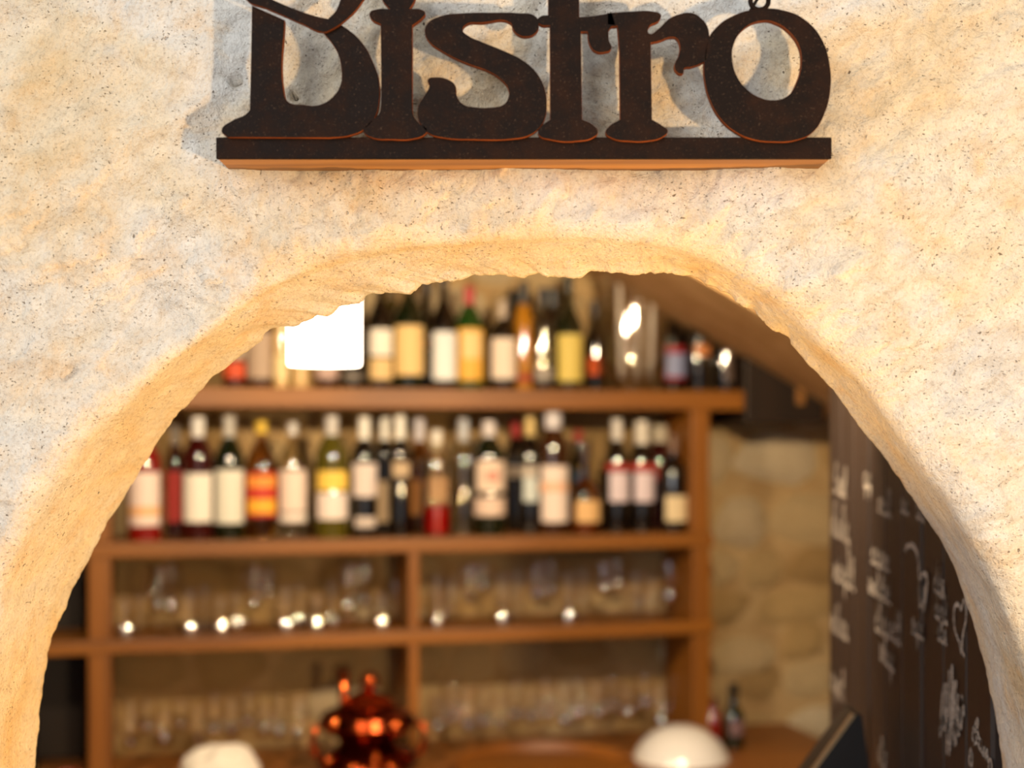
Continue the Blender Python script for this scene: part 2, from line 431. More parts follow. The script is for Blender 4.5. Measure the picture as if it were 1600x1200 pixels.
# ------------------------------------------------------------------ shelf unit
def wedge_board(root, name, x0, x1, t0, t1, z0, z1, m, bev=0.004): return obj(name, box(name, x0, x1, t0, t1, z0, z1, bev, 2), m, root)
su = ROOT('bar_shelf_unit', 'brown wooden bar shelving filled with bottles and glasses', 'shelves')
sR = S(1115); sL = S(135)
wedge_board(su, 'shelf_board', S(270) - 0.35, S(1163), 0, TW - 0.02, Z1 - 0.05, Z1, M['shelf'])
wedge_board(su, 'shelf_board', S(135), sR, 0, TW - 0.02, Z2 - 0.036, Z2, M['shelf'])
wedge_board(su, 'shelf_board', S(60), sR + 0.002, 0, TW - 0.02, Z3 - 0.034, Z3, M['shelf'])
for (pa, pb, z0, z1) in ((137, 173, Z4, Z3 - 0.034), (137, 173, Z3, Z2 - 0.036), (137, 173, Z2, Z1 - 0.05),
                          (639, 656, Z4, Z3 - 0.034), (639, 656, Z3, Z2 - 0.036),
                          (1084, 1112, Z4, Z3 - 0.034), (1084, 1112, Z3, Z2 - 0.036), (1082, 1110, Z2, Z1 - 0.05)):
    wedge_board(su, 'upright', S(pa), S(pb), 0.006, TW - 0.022, z0, z1, M['post'])

# back counter under the shelves
bc = ROOT('back_counter', 'golden wooden back counter below the shelves', 'counter')
wedge_board(bc, 'counter_top', -0.14, S(1290), -0.42, TW, Z4 - 0.04, Z4, M['counter'], 0.005)
wedge_board(bc, 'cabinet_body', -0.08, S(1285), -0.38, TW, 0.0, Z4 - 0.04, M['darkwood'], 0.003)

# dark tall cupboard left of the shelves, dark box on the right
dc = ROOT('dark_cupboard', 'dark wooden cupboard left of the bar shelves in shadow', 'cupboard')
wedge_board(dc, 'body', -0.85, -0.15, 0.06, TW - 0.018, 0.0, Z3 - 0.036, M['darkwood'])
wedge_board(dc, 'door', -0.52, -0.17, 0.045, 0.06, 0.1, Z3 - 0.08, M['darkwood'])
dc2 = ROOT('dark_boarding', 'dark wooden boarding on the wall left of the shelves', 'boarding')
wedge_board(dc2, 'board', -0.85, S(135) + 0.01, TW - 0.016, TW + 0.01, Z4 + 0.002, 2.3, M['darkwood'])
wb2 = ROOT('wall_box', 'dark wooden box fixed high beside the top shelf end', 'box')
wedge_board(wb2, 'body', S(1165), S(1288), 0.0, TW - 0.01, ZP(660, 1220), ZP(520, 1220), M['darkwood'])
wedge_board(wb2, 'glint_strip', S(1244), S(1256), -0.006, 0.0, ZP(632, 1250), ZP(592, 1250), M['ledge'], 0.002)  # tan strip put in for a glint on the box
bb = ROOT('shade_board', 'dark wooden board standing in for shade behind the bottles at the right end of the top shelf', 'board')  # dark sheet added for the shade behind the end bottles
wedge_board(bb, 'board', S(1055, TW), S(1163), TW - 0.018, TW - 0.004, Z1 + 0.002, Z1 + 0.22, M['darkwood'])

# ------------------------------------------------------------------ bottles
MC = {}
def cmat(col, rough=0.55, metal=0.0, coat=0.0):
    k = (tuple(col), rough, metal, coat)
    if k not in MC: MC[k] = mat('paint_%02d' % len(MC), col, rough, metal, coat=coat)
    return MC[k]
GL = {'black': cmat((14, 10, 8), 0.08, 0, 0.6), 'dkgreen': cmat((14, 24, 10), 0.07, 0, 0.6), 'green': cmat((24, 62, 18), 0.08, 0, 0.6),
      'brown': cmat((58, 30, 12), 0.08, 0, 0.6), 'dkred': cmat((54, 10, 10), 0.08, 0, 0.6), 'red': cmat((128, 16, 14), 0.1, 0, 0.6),
      'olive': cmat((84, 76, 22), 0.09, 0, 0.6), 'amber': cmat((176, 116, 26), 0.1, 0, 0.5), 'cream': cmat((216, 180, 122), 0.25, 0, 0.3),
      'clear': mat_glass('bottle_clear_glass', (228, 222, 206), 0.07, 0.05), 'tan': mat_glass('bottle_pale_amber', (214, 178, 124), 0.06, 0.05)}
LIQ = {}
def bottle(name, label, shelf_z, px, wpx, top, sh, glass, labels=(), cap=(230, 226, 220), t=0.09, cap_len=0.045, cap_metal=0.0, form='round', cat='bottle', liquid=None, neck=0.30):
    s = S(px, t); D = depth(px, t); q = W(s, t, shelf_z)
    r = wpx / F * D / 2; h = max(0.12, ZP(top, px, t) - shelf_z); hs = max(0.06, min(h - 0.05, ZP(sh, px, t) - shelf_z))
    rn = max(0.0105, r * neck)
    root = thing(name, label, cat, q, RZ)
    n = 4 if form == 'square' else 22
    hn = min(h - cap_len * 0.6, hs + (0.035 if form == 'steep' else 0.060 if form == 'round' else 0.03))
    prof = [(0, 0.004), (r * 0.75, 0.002), (r * 0.94, 0.0), (r, 0.008), (r, hs * 0.5), (r, hs - 0.01), (r * 0.965, hs + (hn - hs) * 0.18), (r * 0.80, hs + (hn - hs) * 0.45), (r * 0.52, hs + (hn - hs) * 0.78), (rn * 1.06, hn), (rn, hn + (h - hn) * 0.3), (rn, h - 0.006)]
    if form == 'square':
        rs = r * 1.30
        me = lathe('bottle_body', [(p[0] * 1.30 if p[0] > rn * 1.1 else p[0], p[1]) for p in prof], 4, math.pi / 4, math.pi / 4 + 2 * math.pi, False)
    else: me = lathe('bottle_body', prof, n)
    obj('bottle_body', me, GL[glass], root)
    if liquid:
        frac, lc = liquid
        ri = r - 0.003
        k = (tuple(lc), 'liq')
        if k not in MC: MC[k] = mat('liquid_%02d' % len(MC), lc, 0.15, coat=0.4)
        obj('liquid', lathe('liquid', [(0, 0.006), (ri, 0.006), (ri, hs * frac), (0, hs * frac)], 18), MC[k], root)
    if cap is not None:
        cr = rn + 0.0022
        obj('cap', lathe('cap', [(rn * 0.9, h - cap_len), (cr, h - cap_len), (cr, h - 0.002), (cr - 0.002, h), (0, h)], 16), cmat(cap, 0.32, cap_metal), root)
    for L in labels:
        y0, y1, c = L[:3]; half = math.radians(L[3] if len(L) > 3 else 62); ofs = L[4] if len(L) > 4 else 0.0008
        za, zb = ZP(y1, px, t - r) - shelf_z, ZP(y0, px, t - r) - shelf_z
        za = max(za, 0.022); zb = min(zb, hs - 0.004) if ofs < 0.002 else zb
        if zb - za < 0.006: continue
        if form == 'square':
            ww = r * 0.92 * 0.86
            lm = box('label', -ww, ww, -r * 0.92 - ofs, -r * 0.92 + 0.001, za, zb)
        else:
            lm = lathe('label', [(r + ofs, za), (r + ofs, zb)], 12, -math.pi / 2 - half, -math.pi / 2 + half)
        obj('label', lm, cmat(c, 0.6), root)
    return root
WH, BE, TA = (236, 228, 216), (226, 200, 158), (206, 172, 122)
T1 = [  # label, px, width, top, shoulder, glass, labels, cap, t, kwargs
 ('red bottle with an orange label at the far left of the top shelf', 366, 36, 430, 520, 'dkred', [(566, 604, (206, 74, 30)), (530, 560, (190, 170, 150))], (220, 214, 206), .07, {}),
 ('brown round bottle with a large taupe label left of the white lamp', 406, 46, 420, 505, 'brown', [(518, 594, (176, 152, 132))], (30, 24, 20), .09, {}),
 ('slim cream bottle just left of the white lamp', 439, 24, 440, 490, 'cream', [(556, 600, (240, 214, 160), 80)], (226, 196, 140), .06, {}),
 ('pale cream bottle under the left part of the white lamp', 470, 36, 430, 520, 'cream', [], (40, 30, 22), .12, {}),
 ('clear pinkish bottle under the middle of the white lamp', 510, 38, 430, 520, 'tan', [(560, 592, (190, 160, 150))], (200, 196, 190), .06, {}),
 ('dark bottle under the right edge of the white lamp', 550, 36, 425, 520, 'black', [(582, 600, (120, 110, 100))], (20, 18, 16), .10, {}),
 ('black bottle with a white label over a tan label right of the white lamp', 594, 40, 420, 505, 'black', [(514, 556, WH), (560, 602, (222, 188, 132))], (150, 124, 84), .07, {}),
 ('green bottle with a tall beige oval label on the top shelf', 638, 50, 415, 500, 'dkgreen', [(508, 586, (226, 190, 128))], (150, 120, 76), .08, {}),
 ('dark bottle with an orange label tucked behind the beige and white labels', 667, 32, 430, 515, 'black', [(528, 545, (214, 120, 50))], (40, 30, 24), .16, {}),
 ('black bottle with a tall plain white label on the top shelf', 693, 42, 420, 508, 'black', [(518, 606, (232, 232, 232))], (60, 50, 40), .06, {}),
 ('green bottle with a red cap and golden label on the top shelf', 733, 46, 448, 512, 'green', [(510, 600, (232, 176, 70)), (518, 560, (240, 204, 140), 40, .0016)], (176, 20, 24), .08, {'cap_len': .05}),
 ('dark bottle with a squat off-white label right of the red-capped bottle', 785, 44, 470, 520, 'black', [(528, 592, (232, 214, 196))], (180, 160, 140), .07, {'form': 'steep'}),
 ('amber bottle beside the squat off-white label on the top shelf', 818, 30, 440, 505, 'amber', [(585, 600, (150, 30, 20))], (20, 16, 12), .09, {'cap_len': .06}),
 ('narrow clear bottle between the amber and green bottles on the top shelf', 848, 34, 450, 505, 'clear', [(575, 603, (150, 140, 130))], (30, 24, 20), .06, {'cap_len': .06}),
 ('dark green bottle with a yellow-green label left of the tall glass jar', 888, 44, 430, 515, 'dkgreen', [(522, 602, (214, 190, 96))], (24, 30, 16), .08, {}),
 ('small dark bottle with an orange label beside the tall glass jar', 930, 30, 470, 530, 'black', [(558, 586, (232, 96, 26))], (30, 20, 14), .19, {'form': 'steep'}),
 ('dark bottle with a blue and red label right of the tall glass jar', 1051, 38, 450, 525, 'black', [(540, 594, (170, 34, 40)), (552, 588, (158, 166, 206), 50, .0016)], (24, 20, 18), .17, {}),
 ('black bottle with a small painted copper-coloured highlight near the top shelf end', 1092, 38, 455, 520, 'black', [(538, 556, (196, 120, 66), 40)], (20, 16, 14), .08, {}),  # copper-coloured patch painted in for a highlight
 ('last black bottle on the right end of the top shelf', 1133, 34, 500, 545, 'black', [(520, 600, (92, 72, 60), 20)], (40, 34, 30), .07, {'form': 'steep'}),  # narrow brown strip painted for the upright highlight
 ('black-capped bottle standing behind the squat off-white label', 806, 40, 455, 500, 'black', [], (14, 12, 10), .18, {'cap_len': .05, 'neck': .55}),
 ('black-capped bottle standing behind the clear narrow bottle', 864, 40, 452, 498, 'black', [], (14, 12, 10), .18, {'cap_len': .05, 'neck': .55}),
 ('olive bottle standing behind the beige oval label', 612, 34, 440, 500, 'olive', [], (120, 96, 60), .18, {}),
]
for (lb, px, wpx, top, sh, g, labs, cap, t, kw) in T1: bottle('bottle', lb, Z1, px, wpx, top, sh, g, labs, cap, t, **kw)
T2 = [
 ('red bottle with a white and orange label at the far left of the middle shelf', 226, 52, 655, 725, 'red', [(738, 822, (236, 214, 204)), (792, 806, (236, 178, 120), 60, .0016)], (190, 180, 170), .08, {}),
 ('slim red-labelled bottle second from the left on the middle shelf', 274, 30, 665, 728, 'dkred', [(736, 816, (200, 62, 56))], (130, 120, 110), .14, {}),
 ('dark red bottle with a white label and shiny white cap', 309, 48, 652, 712, 'dkred', [(740, 816, WH)], (226, 222, 218), .06, {'cap_len': .075, 'neck': .36}),
 ('dark green bottle with a tall white label and grey neck', 358, 48, 650, 720, 'dkgreen', [(734, 818, (226, 222, 208))], (190, 184, 176), .07, {'cap_len': .075, 'neck': .32}),
 ('clear bottle with a red and yellow label and yellow cap', 408, 50, 658, 728, 'tan', [(738, 808, (196, 44, 30)), (744, 762, (240, 150, 60), 60, .0016), (780, 802, (246, 176, 50), 56, .0016)], (226, 188, 60), .07, {'cap_len': .03}),
 ('clear bottle with a plain white label and silver cap', 457, 46, 660, 728, 'clear', [(735, 800, (236, 214, 200)), (803, 816, (240, 226, 214))], (206, 202, 198), .08, {'cap_len': .03, 'cap_metal': .3}),
 ('olive bottle with a yellow label above a white label', 518, 52, 650, 712, 'olive', [(736, 766, (246, 206, 90)), (770, 812, (238, 222, 214))], (206, 200, 196), .06, {'cap_len': .075, 'neck': .34}),
 ('black bottle with a white neck and a short lilac-white label', 569, 42, 652, 712, 'black', [(724, 776, (222, 206, 200), 60), (808, 824, (206, 190, 180), 50)], (240, 236, 226), .06, {'cap_len': .085, 'neck': .36}),
 ('black bottle with a white neck and narrow tan label', 602, 34, 652, 710, 'black', [(752, 816, (204, 176, 140), 56)], (240, 236, 226), .13, {'cap_len': .085, 'neck': .42}),
 ('black bottle with a white neck right of the narrow tan label', 625, 34, 650, 710, 'black', [(722, 745, (196, 170, 138), 50)], (240, 236, 226), .06, {'cap_len': .085, 'neck': .42}),
 ('clear bottle with a tan label and lilac-white cap', 655, 36, 652, 725, 'tan', [(750, 805, (176, 118, 60))], (206, 200, 206), .14, {'cap_len': .06, 'neck': .4}),
 ('clear bottle with deep red liquid left at the bottom', 682, 46, 672, 725, 'clear', [(745, 785, (168, 130, 90), 40)], (238, 232, 222), .06, {'cap_len': .05, 'liquid': (.42, (190, 8, 10))}),
 ('plain clear bottle between the red liquid and the round white label', 724, 40, 655, 722, 'clear', [], (196, 198, 204), .12, {'cap_len': .06, 'neck': .34}),
 ('dark green bottle with a round white label over a rectangular one', 764, 50, 658, 712, 'dkgreen', [(720, 768, (230, 206, 186), 62), (736, 752, (206, 140, 120), 22, .0016), (778, 806, (222, 194, 176), 74)], (226, 216, 214), .06, {'cap_len': .06, 'neck': .36}),
 ('black bottle with a red cap and white narrow label', 806, 34, 655, 715, 'black', [(728, 746, (190, 170, 150), 60)], (168, 26, 16), .19, {'cap_len': .05, 'neck': .4}),
 ('black bottle with a pale yellow cap and bluish white label', 828, 38, 648, 715, 'black', [(728, 745, (200, 184, 166), 74), (746, 784, (214, 220, 214), 44)], (232, 200, 130), .11, {'cap_len': .065, 'neck': .36}),
 ('brown bottle with a broad white label striped orange', 864, 48, 645, 700, 'brown', [(728, 816, (240, 220, 206)), (754, 768, (240, 188, 150), 76, .0016)], (222, 214, 216), .06, {'cap_len': .04, 'neck': .5}),
 ('small dark red bottle with a red cap behind the tan flask', 903, 34, 672, 735, 'dkgreen', [], (160, 30, 16), .15, {'cap_len': .03}),
 ('squat tan flask right of the orange-striped label', 914, 52, 690, 770, 'tan', [(782, 816, (226, 180, 120), 46)], (60, 40, 26), .06, {'form': 'steep', 'liquid': (.7, (150, 96, 50))}),
 ('left one of two twin dark bottles with red collars and lilac labels', 964, 39, 655, 722, 'black', [(724, 736, (172, 48, 34), 80), (738, 784, (222, 204, 210), 52)], (222, 214, 204), .07, {'cap_len': .07, 'neck': .36}),
 ('right one of two twin dark bottles with red collars and lilac labels', 1003, 39, 658, 722, 'black', [(724, 736, (180, 52, 36), 80), (738, 784, (222, 204, 210), 52)], (222, 212, 196), .08, {'cap_len': .06, 'neck': .5}),
 ('dark bottle with a small cream label at the right end of the middle shelf', 1052, 46, 680, 735, 'black', [(775, 815, (222, 200, 158), 50)], (120, 90, 70), .07, {'form': 'steep'}),
 ('reddish bottle standing behind the twin dark bottles', 1030, 40, 665, 722, 'dkred', [(726, 750, (170, 50, 36), 70)], (200, 186, 160), .16, {'neck': .6}),
]
for (lb, px, wpx, top, sh, g, labs, cap, t, kw) in T2: bottle('bottle', lb, Z2, px, wpx, top, sh, g, labs, cap, t, **kw)

# tall clear jar in front of the top shelf bottles
def jar():
    px, t = 989, 0.095; s = S(px, t); D = depth(px, t); r = 54 / F * D; h = 0.30
    root = thing('glass_jar', 'tall clear glass jar with white rods for its highlights among the bottles on the top shelf', 'jar', W(s, t, Z1), RZ)
    g = 0.006
    obj('jar_body', lathe('jar_body', [(0, 0.0), (r * 0.55, 0), (r * 0.62, 0.01), (r * 0.98, 0.05), (r, 0.08), (r, h), (r - g, h), (r - g, 0.08), (r * 0.9, 0.055), (r * 0.5, 0.02), (0, 0.016)], 40), M['jarglass'], root)
    obj('jar_foot', lathe('jar_foot', [(0, 0.0), (r * 0.78, 0), (r * 0.78, 0.006), (r * 0.3, 0.014), (0, 0.014)], 32), M['jarglass'], root)
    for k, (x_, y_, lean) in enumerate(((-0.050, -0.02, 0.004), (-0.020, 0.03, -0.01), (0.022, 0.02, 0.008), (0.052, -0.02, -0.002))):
        obj('glint_rod', tube('glint_rod', [(x_ * 0.75, y_, 0.03), (x_ + lean, y_, 0.335)], 0.0075 if k in (0, 3) else 0.005, 10), M['porcelain'], root)  # white rods put in for the jar's upright highlights
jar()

# ------------------------------------------------------------------ drinking glasses
def tumbler_me(r, h):
    return lathe('glass_bowl', [(0, 0), (r * 0.80, 0), (r * 0.86, 0.004), (r, h * 0.6), (r * 0.98, h), (r * 0.98 - 0.0022, h), (r - 0.0025, h * 0.6), (r * 0.82, 0.012), (0, 0.011)], 20)
def wine_parts(r, h):
    st = h * 0.42
    foot = lathe('foot', [(0, 0), (r * 0.82, 0), (r * 0.82, 0.002), (r * 0.25, 0.006), (0.0045, 0.012), (0, 0.012)], 18)
    stem = lathe('stem', [(0, 0.008), (0.0042, 0.010), (0.0036, st * 0.5), (0.005, st), (0, st + 0.002)], 10)
    bowl = lathe('bowl', [(0, st), (r * 0.5, st + 0.008), (r * 0.92, st + (h - st) * 0.32), (r, st + (h - st) * 0.5), (r * 0.82, h), (r * 0.82 - 0.002, h), (r - 0.002, st + (h - st) * 0.5), (r * 0.9, st + (h - st) * 0.33), (r * 0.46, st + 0.011), (0, st + 0.004)], 20)
    return foot, stem, bowl
TM = [tumbler_me(0.034, 0.105), tumbler_me(0.030, 0.125), tumbler_me(0.037, 0.085)]
for m_ in TM: m_.materials.append(M['clear'])
WM = [wine_parts(0.036, 0.165), wine_parts(0.032, 0.15)]
for ps in WM:
    for m_ in ps: m_.materials.append(M['clear'])
BEAD = [lathe('glint_base', [(0, 0.0)] + [(0.96 * r_ * math.sqrt(1 - ((z_ - 0.013) / 0.036) ** 2), z_) for z_ in (0.0, 0.004, 0.009, 0.014, 0.019, 0.024, 0.029)] + [(0, 0.030)], 24) for r_ in (0.034, 0.030, 0.037)]  # shiny bulge added to the base to catch glints
for m_ in BEAD: m_.materials.append(M['bead'])
KNOT = [sphere('glint_knop', r_, (0, 0, z_), 18, 12) for r_, z_ in ((0.020, 0.074), (0.022, 0.060), (0.019, 0.088), (0.014, 0.070))]  # oversized stem balls added to catch glints
for m_ in KNOT: m_.materials.append(M['bead'])
ORD = ['first', 'second', 'third', 'fourth', 'fifth', 'sixth', 'seventh', 'eighth', 'ninth', 'tenth']
def place_tumbler(px, t, zz, k, label, group):
    root = thing('drinking_glass', label, 'glass', W(S(px, t), t, zz), 0, group)
    obj('glass_bowl', TM[k], None, root)
    if gr.random() < 0.5: obj('glint_base', BEAD[k], None, root)
def place_wine(px, t, zz, k, label, group):
    root = thing('wine_glass', label, 'glass', W(S(px, t), t, zz), 0, group)
    for nm, m_ in zip(('foot', 'stem', 'bowl'), WM[k]): obj(nm, m_, None, root)
    obj('glint_knop', KNOT[gr.randrange(4)], None, root)
gr = random.Random(3)
ROW = ('front row', 'back row')
for row, t in enumerate((0.06, 0.155)):
    for i in range(9):
        px = 196 + i * 50 + row * 22 + gr.uniform(-1.5, 1.5)
        if px < 622: (place_wine if i % 3 == 1 else place_tumbler)(px, t, Z3, (0, 0, 1 if i % 3 == 1 else 2)[gr.randrange(3)], 'clear ' + ('stemmed glass' if i % 3 == 1 else 'tumbler') + ' in left bay of glass shelf, %s, %s from the left' % (ROW[row], ORD[i]), 'glasses in the left bay')
    for i in range(8):
        px = 682 + i * 52 + row * 22 + gr.uniform(-1.5, 1.5)
        if px < 1075: (place_wine if i % 2 == 1 else place_tumbler)(px, t, Z3, (0, 1, 1)[gr.randrange(3)], 'clear ' + ('stemmed glass' if i % 2 == 1 else 'tumbler') + ' in right bay of glass shelf, %s, %s from the left' % (ROW[row], ORD[i]), 'glasses in the right bay')
for row, t in enumerate((0.07, 0.17)):
    for i in range(6):
        px = 205 + i * 52 + row * 24 + gr.uniform(-2, 2)
        if px < 480: place_wine(px, t, Z4, gr.randrange(2), 'stemmed glass on counter left of the copper, %s, %s from the left' % (ROW[row], ORD[i]), 'stemmed glasses left of the copper')
    for i in range(8):
        px = 682 + i * 50 + row * 24 + gr.uniform(-2, 2)
        if px < 1070: place_wine(px, t, Z4, gr.randrange(2), 'stemmed glass on counter right of the copper, %s, %s from the left' % (ROW[row], ORD[i]), 'stemmed glasses right of the copper')

# ------------------------------------------------------------------ things on the back counter
def copper():
    px, t = 574, -0.06; q = W(S(px, t), t, Z4)
    root = thing('copper_vessel', 'polished copper vessel with two side handles and a domed lid on the counter', 'vessel', q, RZ)
    obj('body', lathe('body', [(0, 0), (0.085, 0), (0.110, 0.008), (0.122, 0.026), (0.112, 0.046), (0.080, 0.060), (0.066, 0.072), (0.074, 0.086), (0.104, 0.100), (0.117, 0.118), (0.108, 0.138), (0.078, 0.152), (0.058, 0.158), (0, 0.158)], 40), M['copper_dark'], root)
    lid = obj('lid', lathe('lid', [(0.064, 0.156), (0.066, 0.162), (0.048, 0.178), (0.024, 0.188), (0.012, 0.196), (0, 0.197)], 28), M['copper'], root)
    obj('knob', sphere('knob', 0.023, (0.006, 0, 0.215), 18, 12, 0.9), M['copper'], lid)
    obj('pipe', tube('pipe', [(-0.056, 0, 0.13), (-0.056, 0, 0.17), (-0.056, 0, 0.240)], 0.0115, 12), M['copper'], root)
    for sx in (-1, 1):
        obj('handle', tube('handle', [(sx * 0.105, -0.02, 0.118), (sx * 0.130, -0.03, 0.112), (sx * 0.134, -0.03, 0.085), (sx * 0.126, -0.03, 0.052), (sx * 0.112, -0.02, 0.040)], 0.0085, 10), M['copper'], root)
    for k, (an, zz, r_) in enumerate(((215, 0.128, .022), (300, 0.122, .024), (245, 0.030, .020), (270, 0.030, .022), (292, 0.028, .018), (205, 0.04, .016))):
        an = math.radians(an); rad = 0.104 if zz > .1 else .108
        obj('glint_boss', sphere('glint_boss', r_, (rad * math.cos(an), rad * math.sin(an), zz), 18, 12), M['copper'], root)  # bright copper balls set where the body's highlights fall
    obj('tap', tube('tap', [(0.0, -0.055, 0.072), (0.0, -0.125, 0.072), (0.0, -0.142, 0.062), (0.0, -0.144, 0.046)], [0.010, 0.010, 0.010, 0.008], 12), M['copper'], root)
copper()
def dome():
    px, t = 1064, -0.10; D = depth(px, t); r = 76 / F * D; hgt = 0.083
    rs = (r * r + hgt * hgt) / (2 * hgt)
    prof = [(math.sqrt(max(0.0, rs * rs - (hgt * (k / 14) + rs - hgt) ** 2)), hgt * k / 14) for k in range(15)]
    prof[-1] = (0, hgt)
    inner = [(max(0.0, p[0] - 0.004), max(0.0, p[1] - 0.004)) for p in prof[::-1]]
    o = obj('upturned_bowl', lathe('upturned_bowl', prof + inner[:-1] + [(r - 0.004, 0.0), (r, 0.0)], 40), M['porcelain'], None, W(S(px, t), t, Z4))
    tag(o, 'white dome-shaped bowl upside down on the counter', 'bowl')
dome()
def cloth():
    px, t = 343, -0.16; D = depth(px, t); rx = 72 / F * D; q = W(S(px, t), t, Z4)
    root = thing('folded_cloth', 'crumpled white and grey cloth on the counter', 'cloth', q, RZ)
    for layer, (z0, hh, sx, m_) in enumerate(((0.0, 0.045, 1.0, cmat((214, 200, 188), 0.9)), (0.030, 0.060, 0.86, cmat((240, 232, 222), 0.9)))):
        nu, nv = 36, 14; v, f = [], []
        for j in range(nv + 1):
            for i in range(nu):
                a_ = 2 * math.pi * i / nu; b_ = (j / nv) * math.pi / 2
                k = 1 + 0.16 * noise.noise(Vector((math.cos(a_) * 1.8, math.sin(a_) * 1.8, layer * 5 + j * 0.12)))
                zz = z0 + hh * math.sin(b_) ** 0.7 * (1 + 0.45 * noise.noise(Vector((math.cos(a_) * 2.4 * math.cos(b_), math.sin(a_) * 2.4, layer * 3 + 1.5))))
                v.append((rx * sx * k * math.cos(b_) ** 0.55 * math.cos(a_), rx * 0.62 * sx * k * math.cos(b_) ** 0.55 * math.sin(a_), zz))
        for j in range(nv):
            for i in range(nu): f.append((j * nu + i, j * nu + (i + 1) % nu, (j + 1) * nu + (i + 1) % nu, (j + 1) * nu + i))
        f.append(tuple(range(nu))[::-1])
        obj('fold', fixn(pyd('fold', v, f, True)), m_, root)
cloth()
bottle('bottle', 'dark bottle with a black stopper standing on the counter by the stone wall', Z4, 1146, 34, 1068, 1120, 'dkgreen', [(1120, 1150, (120, 90, 90), 40)], (24, 20, 18), -0.02, cap_len=.03, form='steep')
bottle('bottle', 'small red squeeze bottle on the counter beside the white dome', Z4, 1112, 32, 1098, 1125, 'red', [], (90, 30, 20), 0.03, cap_len=.02, form='steep', neck=.45)
tr = thing('wooden_tray', 'round brown wooden tray on the counter left of the white dome', 'tray', W(S(850, -0.195), -0.195, Z4), RZ)
obj('tray_base', lathe('tray_base', [(0, 0), (0.20, 0), (0.20, 0.012), (0, 0.012)], 40), M['shelf'], tr)
obj('tray_rim', lathe('tray_rim', [(0.20, 0.0), (0.212, 0.0), (0.216, 0.034), (0.208, 0.036), (0.20, 0.010)], 40), M['counter'], tr)
cup = thing('glint_cup', 'small reddish cup standing in for a highlight in the shadow left of the shelves', 'cup', W(S(108, -0.10), -0.10, Z4), RZ)  # invented cup, put in for a reddish highlight
obj('cup_body', lathe('cup_body', [(0, 0), (0.020, 0), (0.024, 0.004), (0.030, 0.045), (0.0275, 0.045), (0.022, 0.006), (0, 0.006)], 20), cmat((150, 66, 40), 0.2, 0, 0.5), cup)

# side counter below the frame carrying a black wedge-shaped display
sd = thing('side_counter', 'wooden side counter along the plank partition below the display', 'counter', (0, 0, 0))
zt = H - 0.60
obj('counter_top', box('counter_top', 0.20, BX - 0.004, 1.72, 2.47, zt - 0.035, zt, 0.004, 2), M['counter'], sd)
obj('cabinet_body', box('cabinet_body', 0.23, BX - 0.004, 1.75, 2.46, 0, zt - 0.035, 0.003), M['darkwood'], sd)
def display():
    D = 2.08; top = P(1338, 1117, D); lx = P(1290, 1180, D); root = thing('wedge_display', 'black wedge-shaped display stand in front of the plank partition', 'display', (top.x, D, zt))
    hgt = top.z - zt; x0 = -(hgt) * 0.74; x1 = 0.035
    def pr(name, poly, y0, y1, m): return obj(name, prism(name, poly, y0, y1), m, root)
    pr('body', [(x0, 0), (x1, 0), (0.008, hgt), (-0.002, hgt)], 0.0, 0.07, M['blackplastic'])
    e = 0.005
    pr('lit_edge', [(x0 - e, 0), (x0, 0), (-0.002, hgt), (-0.002 - e, hgt + 0.002)], -0.004, 0.004, M['lit_metal'])  # pale strip stands in for the lamplit edge
display()

# ------------------------------------------------------------------ lit pendant lamp behind the arch
def pendant():
    D = 2.10; c = P(507, 572, D); r = 58 / F * D; h = 0.115
    root = thing('pendant_lamp', 'glowing white drum pendant lamp hanging behind the arch', 'lamp', (c.x, D, c.z))
    me = lathe('lamp_shade', [(r * 0.97, 0.0), (r, 0.004), (r, h - 0.004), (r * 0.97, h), (r * 0.94, h), (r * 0.96, h - 0.005), (r * 0.96, 0.005), (r * 0.94, 0.0), (r * 0.97, 0.0)], 40)
    obj('lamp_shade', me, mat('glowing_shade', (250, 244, 235), 0.6, emit=(255, 236, 214), es=6.0), root)
    obj('diffuser', lathe('diffuser', [(0, 0.010), (r * 0.955, 0.010), (r * 0.955, 0.013), (0, 0.013)], 32), mat('glowing_diffuser', (250, 244, 235), 0.6, emit=(255, 230, 200), es=4.0), root)
    obj('cord', tube('cord', [(0, 0, h - 0.01), (0, 0, 0.6), (0, 0, 2.62 - c.z)], 0.003, 8), M['cord'], root)
    obj('cap', lathe('cap', [(r * 0.94, h - 0.003), (0.012, h + 0.006), (0.010, h + 0.03), (0, h + 0.03)], 24), M['porcelain'], root)
pendant()

# ------------------------------------------------------------------ chalk marks on the planks
def on_board(px, py):
    D = BX * F / (px - 800); return (D, H + (HY - py) / F * D)
chalk_n = [0]
def ribbon(strokes, width, name, label):
    v, f = [], []
    for st in strokes:
        pts = [Vector(p) for p in st]
        for i, p in enumerate(pts):
            d_ = pts[min(i + 1, len(pts) - 1)] - pts[max(i - 1, 0)]
            if d_.length < 1e-7: d_ = Vector((1, 0))
            d_.normalize(); nn = Vector((-d_.y, d_.x)) * width / 2 * (0.75 + 0.5 * noise.noise(Vector((p.x * 90, p.y * 90, 2))))
            for q in (p + nn, p - nn): v.append((BX - 0.0006, q.x, q.y))
            if i: k = len(v) - 4; f.append((k, k + 1, k + 3, k + 2))
    o = obj(name, pyd(name, v, f), M['chalk'], wp)
    o['label'] = label
    return o
def smooth(pts, n=6):
    return resample([Vector(p) for p in pts], n)
def px_stroke(pts, n=6): return [Vector(on_board(*p)) for p in smooth(pts, n)]
ribbon([px_stroke([(1503, 1022), (1500, 1005), (1493, 985), (1491, 960), (1494, 945), (1499, 946), (1503, 952), (1506, 938), (1510, 945), (1510, 968), (1505, 995), (1504, 1015), (1508, 1026)])],
       0.007, 'chalk_heart', 'thin chalk outline of a heart')
